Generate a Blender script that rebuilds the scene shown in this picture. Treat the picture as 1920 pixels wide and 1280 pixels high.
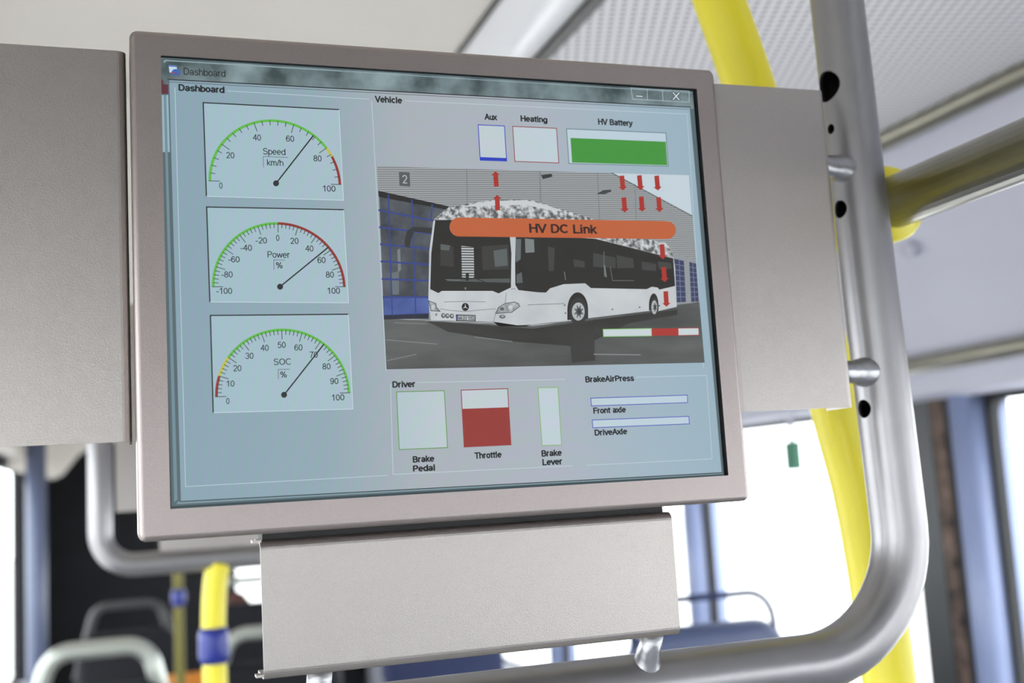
import bpy, bmesh, math, random
from mathutils import Matrix, Vector

random.seed(7)
scene = bpy.context.scene
for o in list(bpy.data.objects):
    bpy.data.objects.remove(o)
COL = scene.collection

# ------------------------------------------------------------------ camera
# Axes: X to the right across the bus, Y forward along the bus, Z up.
# Local coordinates are measured from the centre of the monitor; Z0 is its height over the floor.
Z0 = 1.73
F_PX = 2140.0
RM = ((0.94638166, -0.31765936, -0.05877321),
      (-0.01545416, 0.13720595, -0.99042198),
      (0.32268085, 0.93822548, 0.12494004))
CAM = (-0.17245105, -0.5798027, -0.11246091)
cam_d = bpy.data.cameras.new('camera')
cam = bpy.data.objects.new('camera', cam_d)
COL.objects.link(cam)
cam_d.sensor_width = 36.0
cam_d.lens = 36.0 * F_PX / 1920.0
cam_d.clip_start = 0.02
cam_d.clip_end = 300
cam_d.dof.use_dof = True
cam_d.dof.focus_distance = 0.612
cam_d.dof.aperture_fstop = 6.5
_m = Matrix((RM[0], [-v for v in RM[1]], [-v for v in RM[2]])).transposed().to_4x4()
_m.translation = (CAM[0], CAM[1], CAM[2] + Z0)
cam.matrix_world = _m
scene.camera = cam

# ------------------------------------------------------------------ world and exposure
world = bpy.data.worlds.new('overcast_sky')
scene.world = world
world.use_nodes = True
bg = world.node_tree.nodes['Background']
bg.inputs['Color'].default_value = (0.96, 0.97, 1.0, 1)
bg.inputs['Strength'].default_value = 6.3
scene.view_settings.view_transform = 'Standard'
scene.view_settings.look = 'None'
scene.view_settings.exposure = 0.0
scene.view_settings.gamma = 1.0
scene.view_settings.use_curve_mapping = False

# ------------------------------------------------------------------ pixel helper (gives a direction only)
def ray(px, py):
    a, b = (px - 960) / F_PX, (py - 640) / F_PX
    return [RM[0][i] * a + RM[1][i] * b + RM[2][i] for i in range(3)]
def at_y(px, py, Y):
    v = ray(px, py); t = (Y - CAM[1]) / v[1]
    return Vector((CAM[0] + v[0] * t, Y, CAM[2] + v[2] * t))

# ------------------------------------------------------------------ materials
def lin(c):
    return tuple(((v / 255) / 12.92 if v / 255 <= 0.04045 else ((v / 255 + 0.055) / 1.055) ** 2.4) for v in c) + (1,)
MATS = {}
def mat(name, rgb, rough=0.5, metal=0.0, spec=0.5, noise=0.0, nscale=40, bump=0.0, bscale=400, coat=0.0, emit=None, estr=1.0):
    if name in MATS:
        return MATS[name]
    m = bpy.data.materials.new(name); m.use_nodes = True
    nt = m.node_tree; b = nt.nodes['Principled BSDF']
    b.inputs['Base Color'].default_value = lin(rgb)
    b.inputs['Roughness'].default_value = rough
    b.inputs['Metallic'].default_value = metal
    b.inputs['Specular IOR Level'].default_value = spec
    b.inputs['Coat Weight'].default_value = coat
    tc = nt.nodes.new('ShaderNodeTexCoord')
    if noise:
        n = nt.nodes.new('ShaderNodeTexNoise'); n.inputs['Scale'].default_value = nscale; n.inputs['Detail'].default_value = 5
        r = nt.nodes.new('ShaderNodeValToRGB')
        c = lin(rgb)
        r.color_ramp.elements[0].position = 0.3; r.color_ramp.elements[1].position = 0.7
        r.color_ramp.elements[0].color = tuple(v * (1 - noise) for v in c[:3]) + (1,)
        r.color_ramp.elements[1].color = tuple(min(1, v * (1 + noise)) for v in c[:3]) + (1,)
        nt.links.new(tc.outputs['Object'], n.inputs['Vector'])
        nt.links.new(n.outputs['Fac'], r.inputs['Fac'])
        nt.links.new(r.outputs['Color'], b.inputs['Base Color'])
    if bump:
        n2 = nt.nodes.new('ShaderNodeTexNoise'); n2.inputs['Scale'].default_value = bscale; n2.inputs['Detail'].default_value = 3
        bp = nt.nodes.new('ShaderNodeBump'); bp.inputs['Strength'].default_value = bump; bp.inputs['Distance'].default_value = 0.0004
        nt.links.new(tc.outputs['Object'], n2.inputs['Vector'])
        nt.links.new(n2.outputs['Fac'], bp.inputs['Height'])
        nt.links.new(bp.outputs['Normal'], b.inputs['Normal'])
    if emit:
        b.inputs['Emission Color'].default_value = lin(emit)
        b.inputs['Emission Strength'].default_value = estr
    MATS[name] = m
    return m

mat('bezel_paint', (160, 150, 147), 0.36, 0.92, 0.5, 0.03, 900, 0.18, 1400)
mat('panel_alu', (172, 166, 161), 0.33, 0.95, 0.5, 0.05, 1600, 0.25, 1800)
mat('tube_silver', (150, 148, 150), 0.34, 0.85, 0.5, 0.03, 60, 0.05, 300)
mat('tube_inside', (12, 12, 13), 0.8)
mat('weld', (170, 170, 173), 0.3, 0.8, 0.5, 0.1, 300, 0.6, 260)
mat('yellow', (224, 210, 48), 0.35, 0, 0.5, 0.03, 20)
mat('black', (14, 14, 15), 0.5)
mat('gasket', (10, 10, 11), 0.6)
mat('dark_bracket', (26, 25, 26), 0.6)
mat('housing', (60, 60, 62), 0.5)
mat('rail_steel', (146, 143, 130), 0.3, 0.9, 0.5, 0.06, 30)
mat('ceiling_white', (210, 204, 195), 0.6, 0, 0.3, 0.02, 6)
mat('cover_white', (236, 235, 236), 0.25, 0, 0.5, 0.02, 4)
mat('channel_dark', (74, 71, 66), 0.4, 0.3)
mat('cove_lilac', (196, 196, 208), 0.5, 0, 0.4, 0.02, 5)
mat('pillar_blue', (138, 150, 186), 0.35, 0, 0.5, 0.04, 10)
mat('frit', (50, 54, 56), 0.35, 0, 0.4, 0.1, 8)
mat('seal', (22, 22, 24), 0.6)
mat('wall_grey', (178, 180, 190), 0.6, 0, 0.4, 0.03, 5)
mat('floor_grey', (150, 150, 152), 0.7, 0, 0.4, 0.2, 60)
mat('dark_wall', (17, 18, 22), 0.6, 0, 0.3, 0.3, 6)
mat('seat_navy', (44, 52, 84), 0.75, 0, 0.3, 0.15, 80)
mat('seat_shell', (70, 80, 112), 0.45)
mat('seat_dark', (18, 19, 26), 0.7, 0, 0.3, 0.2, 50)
mat('handle_silver', (176, 180, 172), 0.3, 0.6)
mat('blue_plastic', (30, 44, 130), 0.3)
mat('button_red', (170, 40, 30), 0.4)
mat('green_sign', (52, 118, 92), 0.5)
mat('orange_wood', (196, 122, 40), 0.5, 0, 0.4, 0.1, 20)
mat('brown_leather', (74, 42, 36), 0.6, 0, 0.4, 0.2, 30)
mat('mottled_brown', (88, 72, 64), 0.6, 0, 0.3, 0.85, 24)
mat('darkener_sheet', (40, 42, 46), 0.25)  # for the added dark ceiling sheet behind the camera
mat('post_slate', (82, 90, 114), 0.35, 0, 0.5, 0.04, 10)
mat('yellow_shaded', (104, 98, 18), 0.5)  # far pole's yellow, darkened to carry the shade of the dim rear
mat('asphalt', (205, 204, 202), 0.9, 0, 0.2, 0.1, 1)

def glass_mat():
    m = bpy.data.materials.new('window_glass'); m.use_nodes = True
    nt = m.node_tree
    for n in list(nt.nodes): nt.nodes.remove(n)
    out = nt.nodes.new('ShaderNodeOutputMaterial')
    t = nt.nodes.new('ShaderNodeBsdfTransparent'); t.inputs[0].default_value = (0.93, 0.95, 0.95, 1)
    g = nt.nodes.new('ShaderNodeBsdfGlossy'); g.inputs['Roughness'].default_value = 0.02
    mx = nt.nodes.new('ShaderNodeMixShader'); mx.inputs[0].default_value = 0.05
    nt.links.new(t.outputs[0], mx.inputs[1]); nt.links.new(g.outputs[0], mx.inputs[2])
    nt.links.new(mx.outputs[0], out.inputs[0])
    MATS['window_glass'] = m
glass_mat()

def perforated_mat():
    m = mat('perforated_panel', (206, 203, 202), 0.55, 0, 0.4)
    nt = m.node_tree; b = nt.nodes['Principled BSDF']
    tc = nt.nodes.new('ShaderNodeTexCoord')
    w1 = nt.nodes.new('ShaderNodeTexWave'); w1.wave_type = 'BANDS'; w1.bands_direction = 'X'; w1.inputs['Scale'].default_value = 20
    w2 = nt.nodes.new('ShaderNodeTexWave'); w2.wave_type = 'BANDS'; w2.bands_direction = 'Y'; w2.inputs['Scale'].default_value = 20
    mu = nt.nodes.new('ShaderNodeMath'); mu.operation = 'MULTIPLY'
    mp = nt.nodes.new('ShaderNodeMapping'); mp.inputs['Rotation'].default_value = (0, 0, 0.35)
    nt.links.new(tc.outputs['Object'], mp.inputs['Vector'])
    nt.links.new(mp.outputs[0], w1.inputs['Vector']); nt.links.new(mp.outputs[0], w2.inputs['Vector'])
    nt.links.new(w1.outputs['Fac'], mu.inputs[0]); nt.links.new(w2.outputs['Fac'], mu.inputs[1])
    r = nt.nodes.new('ShaderNodeValToRGB')
    r.color_ramp.elements[0].position = 0.25; r.color_ramp.elements[1].position = 0.6
    r.color_ramp.elements[0].color = lin((222, 219, 220)); r.color_ramp.elements[1].color = lin((128, 126, 134))
    nt.links.new(mu.outputs[0], r.inputs['Fac']); nt.links.new(r.outputs['Color'], b.inputs['Base Color'])
perforated_mat()

# ------------------------------------------------------------------ mesh collector
class MB:
    def __init__(s): s.v = []; s.f = []; s.m = []; s.sm = []
    def add(s, verts, faces, m, smooth=False):
        n = len(s.v); s.v += [tuple(p) for p in verts]
        for f in faces:
            s.f.append(tuple(n + i for i in f)); s.m.append(m); s.sm.append(smooth)
    def box(s, x0, x1, y0, y1, z0, z1, m):
        v = [(x, y, z) for x in (x0, x1) for y in (y0, y1) for z in (z0, z1)]
        s.add(v, [(0, 1, 3, 2), (4, 6, 7, 5), (0, 4, 5, 1), (2, 3, 7, 6), (0, 2, 6, 4), (1, 5, 7, 3)], m)
    def loft(s, loops, m, closed=True, cap0=False, cap1=False, smooth=False):
        n = len(loops[0]); v = [p for l in loops for p in l]; f = []
        for k in range(len(loops) - 1):
            for i in range(n if closed else n - 1):
                j = (i + 1) % n
                f.append((k * n + i, k * n + j, (k + 1) * n + j, (k + 1) * n + i))
        if cap0: f.append(tuple(range(n))[::-1])
        if cap1: f.append(tuple((len(loops) - 1) * n + i for i in range(n)))
        s.add(v, f, m, smooth)
    def tube(s, path, r, m, n=20, cap=True, smooth=True):
        path = [Vector(p) for p in path]
        rs = r if isinstance(r, (list, tuple)) else [r] * len(path)
        loops = []; prev = None
        for i, p in enumerate(path):
            t = (path[min(i + 1, len(path) - 1)] - path[max(i - 1, 0)]).normalized()
            if prev is None:
                a = Vector((0, 0, 1)) if abs(t.z) < 0.9 else Vector((0, 1, 0))
                u = t.cross(a).normalized()
            else:
                u = (prev - t * prev.dot(t)).normalized()
            prev = u; w = t.cross(u)
            loops.append([p + (u * math.cos(2 * math.pi * k / n) + w * math.sin(2 * math.pi * k / n)) * rs[i] for k in range(n)])
        s.loft(loops, m, True, cap, cap, smooth)
    def build(s, name, parent=None, origin=None, **props):
        if origin is None:
            xs, ys, zs = zip(*s.v)
            origin = ((min(xs) + max(xs)) / 2, (min(ys) + max(ys)) / 2, min(zs))
        o = Vector(origin)
        me = bpy.data.meshes.new(name)
        me.from_pydata([tuple(Vector(p) - o) for p in s.v], [], s.f)
        names = []
        for k in s.m:
            if k not in names: names.append(k)
        for k in names: me.materials.append(MATS[k])
        me.polygons.foreach_set('material_index', [names.index(k) for k in s.m])
        me.polygons.foreach_set('use_smooth', s.sm)
        bm = bmesh.new(); bm.from_mesh(me)
        bmesh.ops.recalc_face_normals(bm, faces=bm.faces); bm.to_mesh(me); bm.free()
        ob = bpy.data.objects.new(name, me); COL.objects.link(ob)
        place(ob, o, parent)
        for k, v in props.items(): ob[k] = v
        return ob
ORG = {}
def place(ob, o, parent):
    ORG[ob.name] = Vector(o)
    if parent is None:
        ob.location = (o[0], o[1], o[2] + Z0)
    else:
        ob.parent = parent; ob.location = Vector(o) - ORG[parent.name]
def thing(name, loc, label, cat, group=None):
    e = bpy.data.objects.new(name, None); COL.objects.link(e); e.empty_display_size = 0.05
    place(e, Vector(loc), None); e['label'] = label; e['category'] = cat
    if group: e['group'] = group
    return e
def rrect(x0, x1, z0, z1, r, y, seg=6):
    pts = []
    for cx, cz, a0 in ((x1 - r, z1 - r, 0), (x0 + r, z1 - r, 90), (x0 + r, z0 + r, 180), (x1 - r, z0 + r, 270)):
        for k in range(seg + 1):
            a = math.radians(a0 + 90 * k / seg)
            pts.append((cx + r * math.cos(a), y, cz + r * math.sin(a)))
    return pts
def smoothpath(pts, n=8):
    pts = [Vector(p) for p in pts]; out = []
    P = [pts[0] * 2 - pts[1]] + pts + [pts[-1] * 2 - pts[-2]]
    for i in range(1, len(P) - 2):
        a, b, c, d = P[i - 1:i + 3]
        for k in range(n):
            t = k / n
            out.append(0.5 * (2 * b + (c - a) * t + (2 * a - 5 * b + 4 * c - d) * t * t + (3 * b - a - 3 * c + d) * t ** 3))
    out.append(pts[-1])
    return out
def fillet(pts, r, n=10):
    pts = [Vector(p) for p in pts]; out = [pts[0]]
    for i in range(1, len(pts) - 1):
        a = (pts[i - 1] - pts[i]).normalized(); b = (pts[i + 1] - pts[i]).normalized()
        ang = a.angle(b); d = r / math.tan(ang / 2)
        c = pts[i] + (a + b).normalized() * (r / math.sin(ang / 2))
        s = pts[i] + a * d - c; e = pts[i] + b * d - c
        tot = s.angle(e)
        for k in range(n + 1):
            t = k / n
            out.append(c + (s * math.sin((1 - t) * tot) + e * math.sin(t * tot)) / math.sin(tot))
    out.append(pts[-1])
    return out

# ================================================================== THE BUS SHELL
XL, XR, YB, YF, ZF, ZC = -0.72, 1.50, -4.2, 8.0, -Z0, 0.56
m = MB(); m.box(XL - 0.1, XR + 0.1, YB, YF, ZF - 0.12, ZF, 'floor_grey'); m.build('floor', kind='structure')
m = MB(); m.box(-40, 40, -40, 60, ZF - 0.6, ZF - 0.45, 'asphalt'); m.build('ground', kind='structure')

# ceiling: flat white middle, recessed light band, perforated side panel
m = MB(); m.box(-0.02, 0.325, YB, YF, ZC, ZC + 0.03, 'ceiling_white')
m.box(-0.45, -0.02, YB, YF, ZC, ZC + 0.03, 'ceiling_white')
ceil = m.build('ceiling', kind='structure')
m = MB(); m.loft([[(0.478, y, ZC), (1.21, y, 0.517), (1.21, y, 0.54), (0.478, y, ZC + 0.03)] for y in (YB, YF)], 'perforated_panel', True, True, True)
m.build('perforated_panel', ceil)
m = MB(); m.loft([[(x, y, z) for x, z in ((0.325, ZC + 0.03), (0.325, ZC - 0.003), (0.333, ZC - 0.003), (0.333, ZC + 0.03))] for y in (YB, YF)], 'channel_dark', True, True, True)
m.build('joint_strip', ceil)
m = MB(); m.loft([[(x, y, z) for x, z in ((0.458, ZC + 0.03), (0.458, ZC - 0.004), (0.478, ZC - 0.004), (0.478, ZC + 0.03))] for y in (YB, YF)], 'channel_dark', True, True, True)
m.build('joint_strip', ceil)
prof = [(0.331 + 0.127 * k / 12, ZC + 0.004 - 0.020 * math.sin(math.pi * k / 12)) for k in range(13)]
m = MB(); m.loft([[(x, y, z) for x, z in prof] for y in (YB, YF)], 'cover_white', False, smooth=True)
m.build('light_cover', ceil, label='glossy white light diffuser strip')
# roof closing the top
m = MB(); m.box(XL - 0.1, XR + 0.1, YB, YF, 0.66, 0.72, 'ceiling_white'); m.build('roof', kind='structure')

# right cove
def prism_y(name, prof, y0, y1, mt, parent=None, smooth=False, **k):
    m = MB(); m.loft([[(x, y, z) for x, z in prof] for y in (y0, y1)], mt, True, True, True, smooth)
    return m.build(name, parent, **k)
cove = prism_y('trim_1', [(1.24, 0.51), (1.262, 0.49), (1.42, 0.16), (1.452, 0.075), (1.47, 0.03), (1.50, 0.018), (1.62, 0.018), (1.62, 0.66), (1.24, 0.66)], YB, YF, 'cove_lilac', kind='structure')
m = MB(); m.tube([(1.228, YB, 0.508), (1.228, YF, 0.508)], 0.021, 'rail_steel', 16); m.build('cove_edge_profile', cove)
m = MB(); m.tube([(1.345, 1.30, 0.16 + 0.155), (1.325, 1.30, 0.155 + 0.155)], 0.016, 'cove_lilac', 16); m.build('screw_cap', cove)
# left cove
prism_y('trim_2', [(-0.44, 0.55), (-0.50, 0.44), (-0.62, 0.30), (-0.66, 0.19), (-0.70, 0.175), (-0.84, 0.175), (-0.84, 0.66), (-0.44, 0.66)], YB, 5.75, 'ceiling_white', kind='structure')

# side walls with window bands
def side_wall(name, xi, xo, sill, head, piers, dark_from=None):
    m = MB(); m.box(min(xi, xo), max(xi, xo), YB, YF, ZF, sill, 'wall_grey')
    m.box(min(xi, xo), max(xi, xo), YB, YF, head, 0.66, 'wall_grey')
    return m.build(name, kind='structure')
WR_HEAD, WR_SILL = 0.018, -0.95
side_wall('wall_right', XR, XR + 0.1, WR_SILL, WR_HEAD, None)
pier_y = [-3.95, -2.60, -1.26, 0.07, 1.400, 2.685, 4.0, 5.33, 6.66, 7.9]
wallr = bpy.data.objects['wall_right']
for y in pier_y:
    m = MB()
    m.loft([[(XR + 0.1, y + 0.042, z), (XR + 0.01, y + 0.042, z), (XR - 0.004, y + 0.034, z), (XR - 0.010, y + 0.005, z), (XR - 0.004, y - 0.020, z), (XR + 0.01, y - 0.028, z), (XR + 0.1, y - 0.028, z)] for z in (WR_SILL, WR_HEAD + 0.004)], 'pillar_blue', True, True, True, True)
    m.build('pillar_cover', wallr)
    m = MB(); m.box(XR + 0.03, XR + 0.08, y + 0.042, y + 0.06, WR_SILL, WR_HEAD, 'frit'); m.build('frit_band', wallr)
def window(n, x, y0, y1, z0, z1, seal=0.02, axis='x', r=0.03):
    loops_o, loops_i = [], []
    def conv(pts, d):
        if axis == 'x': return [(x + d, p[0], p[2]) for p in pts]
        return [(p[0], x + d, p[2]) for p in pts]
    m = MB()
    o = rrect(y0, y1, z0, z1, 0.002, 0); i = rrect(y0 + seal, y1 - seal, z0 + seal, z1 - seal, r, 0)
    m.loft([conv(o, -0.012), conv(o, 0.012), conv(i, 0.012), conv(i, -0.012), conv(o, -0.012)], 'seal')
    w = m.build('window_%d' % n, kind='structure')
    m = MB(); m.loft([conv(i, -0.003), conv(i, 0.003)], 'window_glass', True, True, True)
    m.build('pane', w)
    return w
wn = 1
for a, b in zip(pier_y[:-1], pier_y[1:]):
    window(wn, XR + 0.05, a + 0.06, b - 0.028, WR_SILL, WR_HEAD, 0.012); wn += 1

# left wall: windows behind and beside the camera, doors, dark rear part
WL_HEAD, WL_SILL = 0.175, -1.05
m = MB(); m.box(XL - 0.1, XL, YB, 6.63, ZF, WL_SILL, 'wall_grey'); m.box(XL - 0.1, XL, YB, 6.63, WL_HEAD, 0.66, 'wall_grey')
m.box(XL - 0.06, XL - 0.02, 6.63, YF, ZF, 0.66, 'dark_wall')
walll = m.build('wall_left', kind='structure')
pl = [-4.1, -2.6, -1.1, 0.4, 1.9, 3.4, 5.0, 6.6]
for y in pl[:-2]:
    m = MB(); m.box(XL - 0.065, XL - 0.03, y - 0.06, y + 0.06, WL_SILL, WL_HEAD, 'pillar_blue'); m.build('pillar_cover', walll)
for a, b in zip(pl[:-2], pl[1:-2] + pl[-1:]):
    window(wn, XL - 0.05, a + 0.06, b - 0.06, WL_SILL, WL_HEAD, 0.05); wn += 1

# curved white header over the door at the end of the left cove
m = MB(); hp = [(-0.74, 0.60), (-0.74, 0.12), (-0.62, 0.085), (-0.53, 0.06), (-0.48, 0.08), (-0.44, 0.13), (-0.40, 0.18), (-0.34, 0.21), (-0.15, 0.27), (0.25, 0.31), (0.25, 0.60)]
m.loft([[(x, y, z) for x, z in hp] for y in (5.76, 5.86)], 'ceiling_white', True, True, True); m.build('trim_3', kind='structure')
# unseen dark ceiling sheet, added so the upper metal panels reflect darker
m = MB(); m.box(-0.43, 0.46, -2.1, -0.62, 0.545, 0.562, 'darkener_sheet'); m.build('reflection_darkener', ceil, label='dark ceiling sheet added to darken reflections')

# rear end (far) and front end (behind the camera)
m = MB()
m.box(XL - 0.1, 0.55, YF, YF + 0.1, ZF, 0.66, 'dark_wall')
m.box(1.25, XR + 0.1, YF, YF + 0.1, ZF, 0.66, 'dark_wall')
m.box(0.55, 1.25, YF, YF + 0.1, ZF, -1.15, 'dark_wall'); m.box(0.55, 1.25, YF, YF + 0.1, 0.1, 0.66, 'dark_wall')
m.build('wall_back', kind='structure')
window(wn, YF + 0.05, 0.55, 1.25, -1.15, 0.1, 0.03, 'y'); wn += 1
m = MB()
m.box(XL - 0.1, XR + 0.1, YB - 0.1, YB, ZF, -0.52, 'wall_grey'); m.box(XL - 0.1, XR + 0.1, YB - 0.1, YB, 0.06, 0.66, 'housing')  # unseen front end; low window and dark header shaped to grade panel reflections
m.build('wall_front', kind='structure')
window(wn, YB - 0.05, XL - 0.1, XR + 0.1, -0.52, 0.06, 0.05, 'y'); wn += 1

# free standing blue door post on the left
m = MB(); m.loft([[(-0.585 + 0.048 * math.cos(a), 5.5 + 0.048 * math.sin(a), z) for a in [2 * math.pi * k / 20 for k in range(20)]] for z in (ZF, 0.56)], 'post_slate', True, True, True, True)
m.build('door_post', label='thick blue-grey door post by the window at far left', category='post')

# ================================================================== MONITOR
YS = 0.0032          # plane of the picture
def S(px, py, k=0):
    p = at_y(px, py, YS); p.y -= k * 0.00005
    return p
mon = thing('monitor', (0, 0.02, -0.129), 'grey framed flat monitor showing the dashboard screen', 'monitor')
BX0, BX1, BZ0, BZ1 = -0.167, 0.165, -0.129, 0.127
m = MB()
loops = [rrect(BX0, BX1, BZ0, BZ1, 0.004, 0.034)]
for k in range(6):
    a = math.radians(90 * k / 5); i = 0.0028 * (1 - math.cos(a)); y = 0.0028 * (1 - math.sin(a))
    loops.append(rrect(BX0 + i, BX1 - i, BZ0 + i, BZ1 - i, 0.004 - i * 0.7, y))
loops += [rrect(-0.152, 0.152, -0.114, 0.114, 0.0004, 0.0)]
m.loft(loops, 'bezel_paint', True, False, False)
for i in range(len(m.sm)): m.sm[i] = i >= 0 and i < 28 * 6
m.build('bezel', mon)
m = MB(); m.loft([rrect(-0.1521, 0.1521, -0.1141, 0.1141, 0.0004, 0.0), rrect(-0.1521, 0.1521, -0.1141, 0.1141, 0.0004, 0.0045)], 'gasket')
m.build('screen_surround', mon)
m = MB(); m.loft([rrect(BX0 + 0.001, BX1 - 0.001, BZ0 + 0.001, BZ1 - 0.001, 0.003, 0.034), rrect(BX0 + 0.012, BX1 - 0.012, BZ0 + 0.012, BZ1 - 0.012, 0.003, 0.046)], 'housing', True, True, True)
m.build('rear_housing', mon)
m = MB(); m.box(-0.1525, 0.1525, YS + 0.0002, YS + 0.004, -0.1145, 0.1145, 'black')
screen = m.build('screen', mon, label='lit display with gauges, bars and a picture of a white bus')

# ---- screen colours: emissive, one material per colour
def scr(c, c2=None, tex=None, scale=100, rot=0.0, lo=0.35, hi=0.65):
    name = 'lit_%d_%d_%d' % tuple(c) + ('_%s_%d_%d' % (tex, scale, c2[0]) if tex else '')
    if name in MATS: return name
    m = bpy.data.materials.new(name); m.use_nodes = True
    nt = m.node_tree; b = nt.nodes['Principled BSDF']
    b.inputs['Base Color'].default_value = (0.012, 0.012, 0.012, 1)
    b.inputs['Roughness'].default_value = 0.35
    b.inputs['Specular IOR Level'].default_value = 0.12
    b.inputs['Emission Color'].default_value = lin(c); b.inputs['Emission Strength'].default_value = 0.97
    if tex:
        tc = nt.nodes.new('ShaderNodeTexCoord'); mp = nt.nodes.new('ShaderNodeMapping')
        nt.links.new(tc.outputs['Object'], mp.inputs['Vector'])
        r = nt.nodes.new('ShaderNodeValToRGB')
        r.color_ramp.elements[0].position = lo; r.color_ramp.elements[1].position = hi
        r.color_ramp.elements[0].color = lin(c); r.color_ramp.elements[1].color = lin(c2)
        if tex == 'wave':
            n = nt.nodes.new('ShaderNodeTexWave'); n.bands_direction = 'Z'; n.inputs['Scale'].default_value = scale
            mp.inputs['Rotation'].default_value = (0, rot, 0)
        elif tex == 'streak':
            n = nt.nodes.new('ShaderNodeTexNoise'); n.inputs['Scale'].default_value = scale; n.inputs['Detail'].default_value = 4
            mp.inputs['Scale'].default_value = (0.25, 1, 1); mp.inputs['Rotation'].default_value = (0, rot, 0)
        else:
            n = nt.nodes.new('ShaderNodeTexNoise'); n.inputs['Scale'].default_value = scale; n.inputs['Detail'].default_value = 4
        nt.links.new(mp.outputs[0], n.inputs['Vector']); nt.links.new(n.outputs['Fac'], r.inputs['Fac'])
        nt.links.new(r.outputs['Color'], b.inputs['Emission Color'])
    MATS[name] = m
    return name
def panel_tint(name, stops):
    m = bpy.data.materials.new(name); m.use_nodes = True
    nt = m.node_tree; b = nt.nodes['Principled BSDF']
    b.inputs['Base Color'].default_value = (0.012, 0.012, 0.012, 1); b.inputs['Roughness'].default_value = 0.35
    b.inputs['Specular IOR Level'].default_value = 0.12; b.inputs['Emission Strength'].default_value = 0.97
    tc = nt.nodes.new('ShaderNodeTexCoord'); sp = nt.nodes.new('ShaderNodeSeparateXYZ')
    mr = nt.nodes.new('ShaderNodeMapRange'); mr.inputs['From Min'].default_value = -0.152; mr.inputs['From Max'].default_value = 0.152
    r = nt.nodes.new('ShaderNodeValToRGB')
    nt.links.new(tc.outputs['Object'], sp.inputs[0]); nt.links.new(sp.outputs['X'], mr.inputs['Value'])
    nt.links.new(mr.outputs[0], r.inputs['Fac'])
    wv = nt.nodes.new('ShaderNodeTexWave'); wv.bands_direction = 'X'; wv.inputs['Scale'].default_value = 2 * math.pi / 20 / 0.00116
    mp = nt.nodes.new('ShaderNodeMapping'); mp.inputs['Rotation'].default_value = (0, 0.02, 0)
    nt.links.new(tc.outputs['Object'], mp.inputs['Vector']); nt.links.new(mp.outputs[0], wv.inputs['Vector'])
    tint = nt.nodes.new('ShaderNodeValToRGB')
    tint.color_ramp.elements[0].color = (0.90, 1.04, 0.92, 1); tint.color_ramp.elements[1].color = (1.08, 0.95, 1.08, 1)
    mul = nt.nodes.new('ShaderNodeMix'); mul.data_type = 'RGBA'; mul.blend_type = 'MULTIPLY'; mul.inputs['Factor'].default_value = 1.0
    nt.links.new(wv.outputs['Fac'], tint.inputs['Fac'])
    nt.links.new(r.outputs['Color'], mul.inputs[6]); nt.links.new(tint.outputs['Color'], mul.inputs[7])
    nt.links.new(mul.outputs[2], b.inputs['Emission Color'])
    els = r.color_ramp.elements
    while len(els) < len(stops): els.new(0.5)
    for e, (p, c) in zip(els, stops): e.position = p; e.color = lin(c)
    MATS[name] = m
panel_tint('lcd_window', [(0.0, (138, 164, 178)), (0.25, (146, 169, 180)), (0.42, (170, 177, 184)), (0.66, (172, 180, 190)), (0.85, (160, 181, 194)), (1.0, (154, 178, 192))])
panel_tint('lcd_light', [(0.0, (160, 189, 200)), (0.3, (168, 191, 201)), (0.5, (194, 204, 208)), (0.8, (190, 208, 219)), (1.0, (186, 206, 218))])

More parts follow.
